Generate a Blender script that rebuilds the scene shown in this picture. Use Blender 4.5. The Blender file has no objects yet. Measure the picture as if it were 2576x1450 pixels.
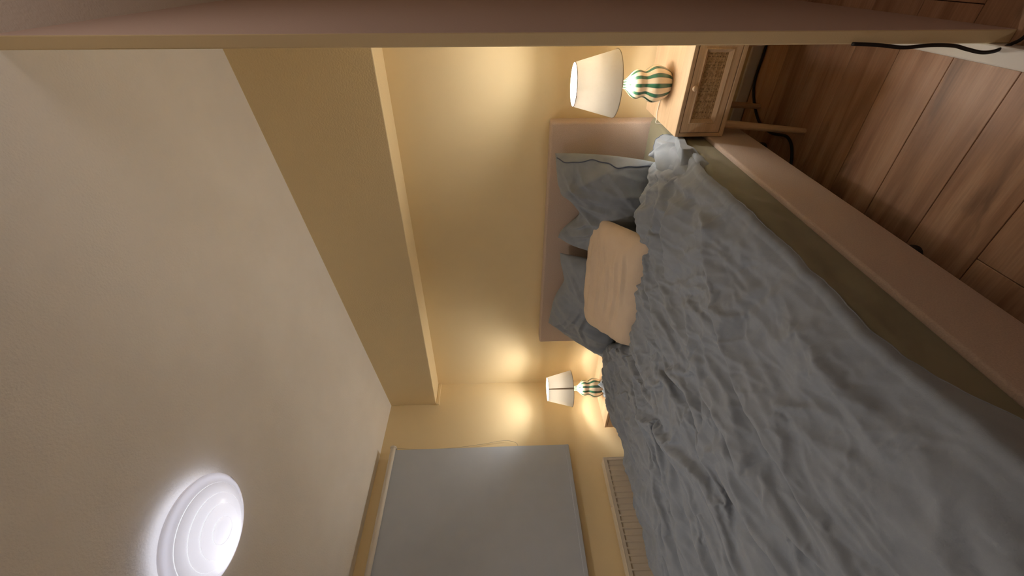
import bpy, bmesh, math, random
import numpy as np
from mathutils import Vector, Matrix

random.seed(7)
C = bpy.context.scene.collection
PI = math.pi

# ------------------------------------------------------------------ camera, world, exposure
sc = bpy.context.scene
cam_d = bpy.data.cameras.new('camera')
cam_d.sensor_fit = 'HORIZONTAL'
cam_d.sensor_width = 36.0
cam_d.lens = 36.0 * 1057.65 / 2576.0
cam_d.clip_start = 0.02
cam = bpy.data.objects.new('camera', cam_d)
C.objects.link(cam)
yaw, pitch, roll = 0.6627, -0.0269, -0.0225
YAW = math.radians(37.97); PIT = math.radians(-1.54); ROL = math.radians(-1.29)
f = Vector((-math.sin(YAW) * math.cos(PIT), math.cos(YAW) * math.cos(PIT), math.sin(PIT)))
r0 = Vector((math.cos(YAW), math.sin(YAW), 0))
u0 = r0.cross(f)
rr = r0 * math.cos(ROL) + u0 * math.sin(ROL)
uu = rr.cross(f)
# the phone was held upright but the picture is stored on its side: image right = world down
M = Matrix.Identity(4)
for i in range(3):
    M[i][0] = -uu[i]; M[i][1] = rr[i]; M[i][2] = -f[i]
M[0][3], M[1][3], M[2][3] = 0.0, 0.0, 1.25
cam.matrix_world = M
sc.camera = cam

w = bpy.data.worlds.new('world')
sc.world = w
w.use_nodes = True
w.node_tree.nodes['Background'].inputs[0].default_value = (0.05, 0.04, 0.035, 1)
w.node_tree.nodes['Background'].inputs[1].default_value = 0.3
sc.view_settings.view_transform = 'Standard'
sc.view_settings.look = 'None'
sc.view_settings.exposure = 1.24
sc.view_settings.gamma = 1.0
sc.view_settings.use_curve_mapping = False
sc.cycles.use_denoising = True
sc.cycles.max_bounces = 10
sc.cycles.diffuse_bounces = 8
sc.cycles.transmission_bounces = 8
sc.cycles.sample_clamp_indirect = 6.0
sc.cycles.caustics_reflective = False
sc.cycles.caustics_refractive = False

BULB_STRENGTH = 119.0
BULB_COLOR = (1.0, 0.94, 0.845)
HALL_FILL_POWER = 1.1
LED_STRENGTH = 0.60
HALO_STRENGTH = 0.80
DOWN_POWER = 11.8

# ------------------------------------------------------------------ materials
def mat(name, color=(0.8, 0.8, 0.8), rough=0.7, spec=0.3, metal=0.0):
    m = bpy.data.materials.new(name)
    m.use_nodes = True
    b = m.node_tree.nodes['Principled BSDF']
    b.inputs['Base Color'].default_value = (*color, 1)
    b.inputs['Roughness'].default_value = rough
    b.inputs['Specular IOR Level'].default_value = spec
    b.inputs['Metallic'].default_value = metal
    return m

def N(m, t, **kw):
    n = m.node_tree.nodes.new(t)
    for k, v in kw.items():
        if hasattr(n, k): setattr(n, k, v)
        else: n.inputs[k].default_value = v
    return n

def L(m, a, b): m.node_tree.links.new(a, b)
def bsdf(m): return m.node_tree.nodes['Principled BSDF']

def coords(m, scale=(1, 1, 1)):
    tc = N(m, 'ShaderNodeTexCoord')
    mp = N(m, 'ShaderNodeMapping')
    mp.inputs['Scale'].default_value = scale
    L(m, tc.outputs['Object'], mp.inputs['Vector'])
    return mp.outputs[0]

def add_bump(m, scale=120, dist=0.002, strength=0.4, vec=None, detail=3, chain=True):
    n = N(m, 'ShaderNodeTexNoise'); n.inputs['Scale'].default_value = scale; n.inputs['Detail'].default_value = detail
    L(m, vec if vec else coords(m), n.inputs['Vector'])
    bp = N(m, 'ShaderNodeBump'); bp.inputs['Distance'].default_value = dist; bp.inputs['Strength'].default_value = strength
    L(m, n.outputs[0], bp.inputs['Height'])
    L(m, bp.outputs[0], bsdf(m).inputs['Normal'])
    return bp

def vary(m, c1, c2, scale=3, vec=None, detail=4, lo=0.35, hi=0.65):
    n = N(m, 'ShaderNodeTexNoise'); n.inputs['Scale'].default_value = scale; n.inputs['Detail'].default_value = detail
    L(m, vec if vec else coords(m), n.inputs['Vector'])
    cr = N(m, 'ShaderNodeValToRGB')
    cr.color_ramp.elements[0].position = lo; cr.color_ramp.elements[0].color = (*c1, 1)
    cr.color_ramp.elements[1].position = hi; cr.color_ramp.elements[1].color = (*c2, 1)
    L(m, n.outputs[0], cr.inputs[0])
    L(m, cr.outputs[0], bsdf(m).inputs['Base Color'])
    return cr

M_wall = mat('yellow wall paint', (0.82, 0.68, 0.43), 0.85, 0.15)
vary(M_wall, (0.81, 0.67, 0.42), (0.83, 0.69, 0.44), 2.0)
add_bump(M_wall, 260, 0.0012, 0.25)
M_rough = mat('yellow textured plaster', (0.82, 0.68, 0.43), 0.9, 0.1)
add_bump(M_rough, 130, 0.003, 0.45, detail=5)
M_ceil = mat('ceiling stipple', (0.80, 0.76, 0.71), 0.95, 0.05)
vary(M_ceil, (0.85, 0.82, 0.785), (0.89, 0.865, 0.835), 3.5, detail=6)
add_bump(M_ceil, 150, 0.004, 0.4, detail=6)
M_mauve = mat('mauve hallway paint', (0.66, 0.52, 0.47), 0.9, 0.1)
add_bump(M_mauve, 180, 0.002, 0.3)
M_hall = mat('hallway paint', (0.80, 0.77, 0.73), 0.9, 0.1)
M_white = mat('white lacquer', (0.78, 0.76, 0.72), 0.45, 0.4)
M_rad = mat('radiator enamel', (0.74, 0.68, 0.58), 0.4, 0.4)

def wood(name, dark, mid, light, axis='x', scale=1.0, knots=False, rough=0.45, rnd=True):
    m = mat(name, mid, rough, 0.35)
    tc = N(m, 'ShaderNodeTexCoord')
    oi = N(m, 'ShaderNodeObjectInfo')
    add = N(m, 'ShaderNodeVectorMath', operation='ADD')
    sclv = N(m, 'ShaderNodeVectorMath', operation='SCALE'); sclv.inputs['Scale'].default_value = 9.0
    cmb = N(m, 'ShaderNodeCombineXYZ')
    for k in range(3): L(m, oi.outputs['Random'], cmb.inputs[k])
    L(m, cmb.outputs[0], sclv.inputs[0])
    L(m, tc.outputs['Object'], add.inputs[0]); L(m, sclv.outputs[0], add.inputs[1])
    mp = N(m, 'ShaderNodeMapping')
    s = {'x': (1.6, 16, 16), 'y': (16, 1.6, 16), 'z': (16, 16, 1.6)}[axis]
    mp.inputs['Scale'].default_value = tuple(v * scale for v in s)
    L(m, add.outputs[0], mp.inputs['Vector'])
    n = N(m, 'ShaderNodeTexNoise'); n.inputs['Scale'].default_value = 1.0; n.inputs['Detail'].default_value = 7; n.inputs['Distortion'].default_value = 0.6
    L(m, mp.outputs[0], n.inputs['Vector'])
    cr = N(m, 'ShaderNodeValToRGB')
    e = cr.color_ramp.elements
    e[0].position = 0.3; e[0].color = (*dark, 1); e[1].position = 0.72; e[1].color = (*light, 1)
    k = e.new(0.5); k.color = (*mid, 1)
    L(m, n.outputs[0], cr.inputs[0])
    out = cr.outputs[0]
    # fine pores
    mp2 = N(m, 'ShaderNodeMapping')
    s2 = {'x': (9, 190, 190), 'y': (190, 9, 190), 'z': (190, 190, 9)}[axis]
    mp2.inputs['Scale'].default_value = s2
    L(m, add.outputs[0], mp2.inputs['Vector'])
    n2 = N(m, 'ShaderNodeTexNoise'); n2.inputs['Detail'].default_value = 3; n2.inputs['Scale'].default_value = 1.0
    L(m, mp2.outputs[0], n2.inputs['Vector'])
    mr = N(m, 'ShaderNodeMapRange'); mr.inputs[1].default_value = 0.3; mr.inputs[2].default_value = 0.7; mr.inputs[3].default_value = 0.86; mr.inputs[4].default_value = 1.08
    L(m, n2.outputs[0], mr.inputs[0])
    mul = N(m, 'ShaderNodeVectorMath', operation='SCALE')
    L(m, out, mul.inputs[0]); L(m, mr.outputs[0], mul.inputs['Scale'])
    out = mul.outputs[0]
    if rnd:
        mr2 = N(m, 'ShaderNodeMapRange'); mr2.inputs[3].default_value = 0.9; mr2.inputs[4].default_value = 1.1
        L(m, oi.outputs['Random'], mr2.inputs[0])
        mul2 = N(m, 'ShaderNodeVectorMath', operation='SCALE')
        L(m, out, mul2.inputs[0]); L(m, mr2.outputs[0], mul2.inputs['Scale'])
        out = mul2.outputs[0]
    if knots:
        mp3 = N(m, 'ShaderNodeMapping'); mp3.inputs['Scale'].default_value = (2.4, 9, 9)
        L(m, add.outputs[0], mp3.inputs['Vector'])
        n3 = N(m, 'ShaderNodeTexNoise'); n3.inputs['Detail'].default_value = 4; n3.inputs['Scale'].default_value = 1.0; n3.inputs['Distortion'].default_value = 1.2
        L(m, mp3.outputs[0], n3.inputs['Vector'])
        mr3 = N(m, 'ShaderNodeMapRange'); mr3.inputs[1].default_value = 0.60; mr3.inputs[2].default_value = 0.76; mr3.inputs[3].default_value = 1.0; mr3.inputs[4].default_value = 0.42
        L(m, n3.outputs[0], mr3.inputs[0])
        mul3 = N(m, 'ShaderNodeVectorMath', operation='SCALE')
        L(m, out, mul3.inputs[0]); L(m, mr3.outputs[0], mul3.inputs['Scale'])
        out = mul3.outputs[0]
    L(m, out, bsdf(m).inputs['Base Color'])
    bp = N(m, 'ShaderNodeBump'); bp.inputs['Distance'].default_value = 0.0006; bp.inputs['Strength'].default_value = 0.4
    L(m, n2.outputs[0], bp.inputs['Height']); L(m, bp.outputs[0], bsdf(m).inputs['Normal'])
    return m

M_plank = wood('oak laminate', (0.30, 0.155, 0.085), (0.50, 0.30, 0.185), (0.60, 0.39, 0.26), 'x', 1.0, True, 0.42)
M_oak = wood('light oak', (0.60, 0.42, 0.26), (0.69, 0.50, 0.325), (0.74, 0.56, 0.39), 'x', 1.0, False, 0.5)
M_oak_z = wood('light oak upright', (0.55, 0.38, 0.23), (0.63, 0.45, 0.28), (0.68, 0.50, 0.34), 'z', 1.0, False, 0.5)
M_gap = mat('plank joint', (0.09, 0.05, 0.03), 0.9)
M_rattan = mat('rattan strand', (0.55, 0.38, 0.20), 0.6, 0.3)
vary(M_rattan, (0.42, 0.27, 0.13), (0.62, 0.44, 0.25), 90)
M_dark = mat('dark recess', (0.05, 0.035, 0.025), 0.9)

def fabric(name, c1, c2, weave=900, strength=0.35, mottled=14, rough=0.95, dist=0.0012):
    m = mat(name, c1, rough, 0.1)
    b = bsdf(m)
    b.inputs['Sheen Weight'].default_value = 0.12
    b.inputs['Sheen Roughness'].default_value = 0.6
    v = coords(m)
    vary(m, c1, c2, mottled, vec=v, detail=8, lo=0.32, hi=0.68)
    add_bump(m, weave, dist, strength, vec=v, detail=2)
    return m

M_duvet = fabric('washed blue linen', (0.235, 0.265, 0.312), (0.262, 0.295, 0.345), 420, 0.35, 22)
M_pill = fabric('washed blue pillow linen', (0.235, 0.265, 0.312), (0.262, 0.295, 0.345), 420, 0.3, 22)
M_pipe = mat('dark blue seam thread', (0.10, 0.12, 0.18), 0.9, 0.1)  # darker blue for the corner seam and the pillowcase edge
M_beige = fabric('beige jersey', (0.62, 0.50, 0.38), (0.66, 0.535, 0.41), 700, 0.2, 10)
M_sheet = fabric('olive jersey sheet', (0.20, 0.183, 0.125), (0.225, 0.207, 0.142), 700, 0.2, 10)
M_uph = fabric('beige woven upholstery', (0.45, 0.355, 0.30), (0.55, 0.44, 0.375), 900, 0.3, 300)
M_blind = fabric('grey blind cloth', (0.50, 0.55, 0.64), (0.52, 0.57, 0.66), 900, 0.12, 8)
M_tube = mat('blind roller white', (0.72, 0.67, 0.60), 0.5, 0.3)
M_black = mat('black cable', (0.012, 0.010, 0.012), 0.5, 0.4)
M_cord = mat('white cord', (0.85, 0.82, 0.76), 0.4, 0.4)
M_steel = mat('steel clip', (0.25, 0.25, 0.27), 0.35, 0.5, 0.9)
M_foot = mat('dark bed foot', (0.02, 0.017, 0.015), 0.6)
M_greycord = mat('grey bead cord', (0.45, 0.40, 0.33), 0.6)
M_base = mat('lamp housing white', (0.8, 0.8, 0.8), 0.5)

# lamp ceramics: green bands between darker outlines on cream glaze, running down the gourd
M_cer = mat('striped glazed ceramic', (0.8, 0.7, 0.55), 0.12, 0.5)
def build_ceramic(m):
    tc = N(m, 'ShaderNodeTexCoord')
    sp = N(m, 'ShaderNodeSeparateXYZ'); L(m, tc.outputs['Object'], sp.inputs[0])
    at = N(m, 'ShaderNodeMath', operation='ARCTAN2'); L(m, sp.outputs[1], at.inputs[0]); L(m, sp.outputs[0], at.inputs[1])
    mu = N(m, 'ShaderNodeMath', operation='MULTIPLY'); mu.inputs[1].default_value = 11 / (2 * PI); L(m, at.outputs[0], mu.inputs[0])
    ad = N(m, 'ShaderNodeMath', operation='ADD'); ad.inputs[1].default_value = 20.34; L(m, mu.outputs[0], ad.inputs[0])
    fr = N(m, 'ShaderNodeMath', operation='FRACT'); L(m, ad.outputs[0], fr.inputs[0])
    cr = N(m, 'ShaderNodeValToRGB'); cr.color_ramp.interpolation = 'LINEAR'
    e = cr.color_ramp.elements
    cream, edge, green = (0.80, 0.66, 0.48, 1), (0.06, 0.07, 0.07, 1), (0.025, 0.10, 0.055, 1)
    e[0].position = 0.0; e[0].color = cream
    e[1].position = 0.55; e[1].color = cream
    for p, c in ((0.57, edge), (0.595, edge), (0.62, green), (0.93, green), (0.955, edge), (0.98, edge), (1.0, cream)):
        k = e.new(p); k.color = c
    L(m, fr.outputs[0], cr.inputs[0]); L(m, cr.outputs[0], bsdf(m).inputs['Base Color'])
    bsdf(m).inputs['Coat Weight'].default_value = 0.5
    bsdf(m).inputs['Coat Roughness'].default_value = 0.08
build_ceramic(M_cer)

def shade_material(name, speck):
    m = bpy.data.materials.new(name); m.use_nodes = True
    nt = m.node_tree; nt.nodes.clear()
    out = N(m, 'ShaderNodeOutputMaterial')
    d = N(m, 'ShaderNodeBsdfDiffuse'); d.inputs[0].default_value = (0.84, 0.82, 0.78, 1)
    t = N(m, 'ShaderNodeBsdfTranslucent'); t.inputs[0].default_value = (0.096, 0.093, 0.088, 1)
    if speck:
        v = coords(m)
        n = N(m, 'ShaderNodeTexNoise'); n.inputs['Scale'].default_value = 75; n.inputs['Detail'].default_value = 5; n.inputs['Distortion'].default_value = 0.5
        L(m, v, n.inputs['Vector'])
        cr = N(m, 'ShaderNodeValToRGB')
        cr.color_ramp.elements[0].position = 0.30; cr.color_ramp.elements[0].color = (0.078, 0.074, 0.067, 1)
        cr.color_ramp.elements[1].position = 0.48; cr.color_ramp.elements[1].color = (0.096, 0.093, 0.088, 1)
        L(m, n.outputs[0], cr.inputs[0]); L(m, cr.outputs[0], t.inputs[0])
    a = N(m, 'ShaderNodeAddShader')
    L(m, d.outputs[0], a.inputs[0]); L(m, t.outputs[0], a.inputs[1]); L(m, a.outputs[0], out.inputs[0])
    return m
M_shade = shade_material('parchment lamp shade', True)
M_shade2 = shade_material('plain lamp shade', False)
M_seam = shade_material('shade seam tape', False)
for n in M_seam.node_tree.nodes:
    if n.type == 'BSDF_TRANSLUCENT': n.inputs[0].default_value = (0.036, 0.030, 0.024, 1)
    if n.type == 'BSDF_DIFFUSE': n.inputs[0].default_value = (0.4, 0.33, 0.25, 1)
M_trimring = mat('shade rim wire', (0.5, 0.44, 0.36), 0.6)

def emit(name, color, strength):
    m = bpy.data.materials.new(name); m.use_nodes = True
    nt = m.node_tree; nt.nodes.clear()
    o = N(m, 'ShaderNodeOutputMaterial'); e = N(m, 'ShaderNodeEmission')
    e.inputs[0].default_value = (*color, 1); e.inputs[1].default_value = strength
    L(m, e.outputs[0], o.inputs[0])
    return m
M_bulb = emit('warm bulb', BULB_COLOR, BULB_STRENGTH)
M_led = emit('cool led board', (0.93, 0.93, 1.0), LED_STRENGTH)
M_ledspot = emit('cool led cluster', (0.95, 0.94, 1.0), LED_STRENGTH * 22)
M_halo = emit('cool halo strip', (0.84, 0.86, 1.0), HALO_STRENGTH)
M_dome = bpy.data.materials.new('opal dome'); M_dome.use_nodes = True
def build_dome(m):
    nt = m.node_tree; nt.nodes.clear()
    o = N(m, 'ShaderNodeOutputMaterial')
    d = N(m, 'ShaderNodeBsdfDiffuse'); d.inputs[0].default_value = (0.35, 0.35, 0.36, 1)
    t = N(m, 'ShaderNodeBsdfTranslucent'); t.inputs[0].default_value = (0.6, 0.59, 0.61, 1)
    g = N(m, 'ShaderNodeBsdfGlossy'); g.inputs[0].default_value = (0.04, 0.04, 0.04, 1); g.inputs['Roughness'].default_value = 0.2
    a = N(m, 'ShaderNodeAddShader'); b = N(m, 'ShaderNodeAddShader')
    L(m, d.outputs[0], a.inputs[0]); L(m, t.outputs[0], a.inputs[1])
    L(m, a.outputs[0], b.inputs[0]); L(m, g.outputs[0], b.inputs[1]); L(m, b.outputs[0], o.inputs[0])
build_dome(M_dome)
M_ring = emit('backlit groove', (0.95, 0.95, 1.0), 0.40)

# ------------------------------------------------------------------ mesh helpers
def link(o, parent=None):
    C.objects.link(o)
    if parent is not None: o.parent = parent
    return o

def empty(name, loc=(0, 0, 0), rotz=0.0):
    o = bpy.data.objects.new(name, None); o.location = loc; o.rotation_euler = (0, 0, rotz)
    o.empty_display_size = 0.05
    return link(o)

def tag(o, label=None, cat=None, group=None, kind=None):
    if label: o['label'] = label
    if cat: o['category'] = cat
    if group: o['group'] = group
    if kind: o['kind'] = kind
    return o

class MB:
    def __init__(s): s.v = []; s.f = []
    def add(s, vs, fs):
        k = len(s.v); s.v += [tuple(p) for p in vs]; s.f += [tuple(i + k for i in q) for q in fs]; return s
    def box(s, x0, x1, y0, y1, z0, z1):
        vs = [(x, y, z) for z in (z0, z1) for y in (y0, y1) for x in (x0, x1)]
        return s.add(vs, [(0, 2, 3, 1), (4, 5, 7, 6), (0, 1, 5, 4), (2, 6, 7, 3), (0, 4, 6, 2), (1, 3, 7, 5)])
    def lathe(s, prof, n=40, center=(0, 0, 0), cap0=False, cap1=False):
        k = len(s.v); m = len(prof)
        for (r, z) in prof:
            for i in range(n):
                a = 2 * PI * i / n
                s.v.append((center[0] + r * math.cos(a), center[1] + r * math.sin(a), center[2] + z))
        for j in range(m - 1):
            for i in range(n):
                i2 = (i + 1) % n
                s.f.append((k + j * n + i, k + j * n + i2, k + (j + 1) * n + i2, k + (j + 1) * n + i))
        if cap0: s.f.append(tuple(k + i for i in reversed(range(n))))
        if cap1: s.f.append(tuple(k + (m - 1) * n + i for i in range(n)))
        return s
    def tube(s, pts, rad, n=8, caps=True):
        pts = [Vector(p) for p in pts]; k = len(s.v); m = len(pts)
        rads = rad if isinstance(rad, (list, tuple)) else [rad] * m
        prev = None
        for j, p in enumerate(pts):
            t = (pts[min(j + 1, m - 1)] - pts[max(j - 1, 0)]).normalized()
            if prev is None:
                a = Vector((0, 0, 1)) if abs(t.z) < 0.9 else Vector((1, 0, 0))
                nx = t.cross(a).normalized()
            else:
                nx = (prev - t * prev.dot(t)).normalized()
            prev = nx; ny = t.cross(nx)
            for i in range(n):
                a = 2 * PI * i / n
                s.v.append(tuple(p + (nx * math.cos(a) + ny * math.sin(a)) * rads[j]))
        for j in range(m - 1):
            for i in range(n):
                i2 = (i + 1) % n
                s.f.append((k + j * n + i, k + j * n + i2, k + (j + 1) * n + i2, k + (j + 1) * n + i))
        if caps:
            s.f.append(tuple(k + i for i in reversed(range(n)))); s.f.append(tuple(k + (m - 1) * n + i for i in range(n)))
        return s
    def build(s, name, material, parent=None, smooth=False, bevel=0.0, seg=2, auto=None):
        me = bpy.data.meshes.new(name); me.from_pydata(s.v, [], s.f); me.validate()
        bm = bmesh.new(); bm.from_mesh(me)
        bmesh.ops.recalc_face_normals(bm, faces=bm.faces)
        if bevel > 0:
            es = [e for e in bm.edges if len(e.link_faces) == 2 and e.calc_face_angle(0) > 0.6]
            bmesh.ops.bevel(bm, geom=es, offset=bevel, segments=seg, profile=0.5, affect='EDGES')
        for q in bm.faces: q.smooth = smooth or (bevel > 0 and seg > 2)
        bm.to_mesh(me); bm.free()
        me.materials.append(material)
        o = bpy.data.objects.new(name, me)
        return link(o, parent)

def spline(pts, n=12):
    pts = [Vector(p) for p in pts]; out = []
    for i in range(len(pts) - 1):
        p0 = pts[max(i - 1, 0)]; p1 = pts[i]; p2 = pts[i + 1]; p3 = pts[min(i + 2, len(pts) - 1)]
        for k in range(n):
            t = k / n
            out.append(0.5 * ((2 * p1) + (p2 - p0) * t + (2 * p0 - 5 * p1 + 4 * p2 - p3) * t * t + (3 * p1 - p0 - 3 * p2 + p3) * t ** 3))
    out.append(pts[-1]); return out

def smoothobj(o, angle=40):
    me = o.data
    for p in me.polygons: p.use_smooth = True
    bm = bmesh.new(); bm.from_mesh(me)
    for e in bm.edges:
        if len(e.link_faces) == 2 and e.calc_face_angle(0) > math.radians(angle): e.smooth = False
    bm.to_mesh(me); bm.free()
    return o

def grid_object(name, P, material, parent=None, closed_u=False):
    """P: (rows, cols, 3) array -> one smooth mesh"""
    r, c, _ = P.shape
    idx = np.arange(r * c).reshape(r, c)
    a = idx[:-1, :-1].ravel(); b = idx[:-1, 1:].ravel(); d = idx[1:, 1:].ravel(); e = idx[1:, :-1].ravel()
    q = np.stack([a, b, d, e], 1)
    if closed_u:
        a = idx[:-1, -1]; b = idx[:-1, 0]; d = idx[1:, 0]; e = idx[1:, -1]
        q = np.concatenate([q, np.stack([a, b, d, e], 1)])
    me = bpy.data.meshes.new(name)
    me.vertices.add(r * c); me.vertices.foreach_set('co', P.reshape(-1).astype(np.float32))
    me.loops.add(q.size); me.loops.foreach_set('vertex_index', q.reshape(-1).astype(np.int32))
    me.polygons.add(len(q)); me.polygons.foreach_set('loop_start', np.arange(0, q.size, 4, dtype=np.int32))
    me.update(calc_edges=True); me.validate()
    me.polygons.foreach_set('use_smooth', np.ones(len(me.polygons), dtype=bool))
    me.materials.append(material)
    return link(bpy.data.objects.new(name, me), parent)

# numpy noise -----------------------------------------------------------------
def perlin(x, y, seed=0):
    rng = np.random.RandomState(seed)
    tab = rng.permutation(256); ang = rng.rand(256) * 2 * PI
    gx, gy = np.cos(ang), np.sin(ang)
    xi = np.floor(x).astype(int); yi = np.floor(y).astype(int); xf = x - xi; yf = y - yi
    def h(i, j): return tab[(tab[i & 255] + j) & 255]
    def dot(i, j, dx, dy):
        k = h(i, j); return gx[k] * dx + gy[k] * dy
    s = xf ** 3 * (xf * (xf * 6 - 15) + 10); t = yf ** 3 * (yf * (yf * 6 - 15) + 10)
    n00 = dot(xi, yi, xf, yf); n10 = dot(xi + 1, yi, xf - 1, yf); n01 = dot(xi, yi + 1, xf, yf - 1); n11 = dot(xi + 1, yi + 1, xf - 1, yf - 1)
    return ((n00 * (1 - s) + n10 * s) * (1 - t) + (n01 * (1 - s) + n11 * s) * t) * 1.4

def fbm(x, y, seed=0, o=4):
    a, s = 0.5, 0.0
    for k in range(o):
        s = s + a * perlin(x * 2 ** k, y * 2 ** k, seed + k); a *= 0.5
    return s

def ridged(x, y, seed=0, o=3, sharp=2.0):
    a, s = 0.6, 0.0
    for k in range(o):
        s = s + a * (1 - np.abs(perlin(x * 1.9 ** k, y * 1.9 ** k, seed + 11 * k))) ** sharp; a *= 0.45
    return s

def polydist(x, y, pts):
    """distance to polyline, side sign and 0..1 parameter"""
    best = np.full(x.shape, 1e9); sgn = np.zeros(x.shape); par = np.zeros(x.shape)
    pts = np.array(pts, float); seg = np.hypot(*(pts[1:] - pts[:-1]).T); tot = seg.sum(); acc = 0
    for (p, q, l) in zip(pts[:-1], pts[1:], seg):
        d = q - p
        t = np.clip(((x - p[0]) * d[0] + (y - p[1]) * d[1]) / (l * l + 1e-12), 0, 1)
        dx = x - p[0] - t * d[0]; dy = y - p[1] - t * d[1]
        dd = np.hypot(dx, dy); m = dd < best
        best = np.where(m, dd, best)
        sgn = np.where(m, np.sign(d[0] * dy - d[1] * dx), sgn)
        par = np.where(m, (acc + t * l) / tot, par); acc += l
    return best, sgn, par

def fold(x, y, pts, amp, wl, wr, valley=0.35):
    """a cloth fold: gentle on one side (wl), steeper on the other (wr), little valley behind it"""
    d, s, t = polydist(x, y, pts)
    wd = np.where(s > 0, wl, wr)
    e = np.sin(np.clip(t, 0.02, 0.98) * PI) ** 0.5
    u = d / wd
    return amp * e * (0.55 * np.exp(-u * u) + 0.45 * np.exp(-1.5 * u) - valley * np.exp(-((u - 1.9) ** 2) * 1.4))

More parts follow.
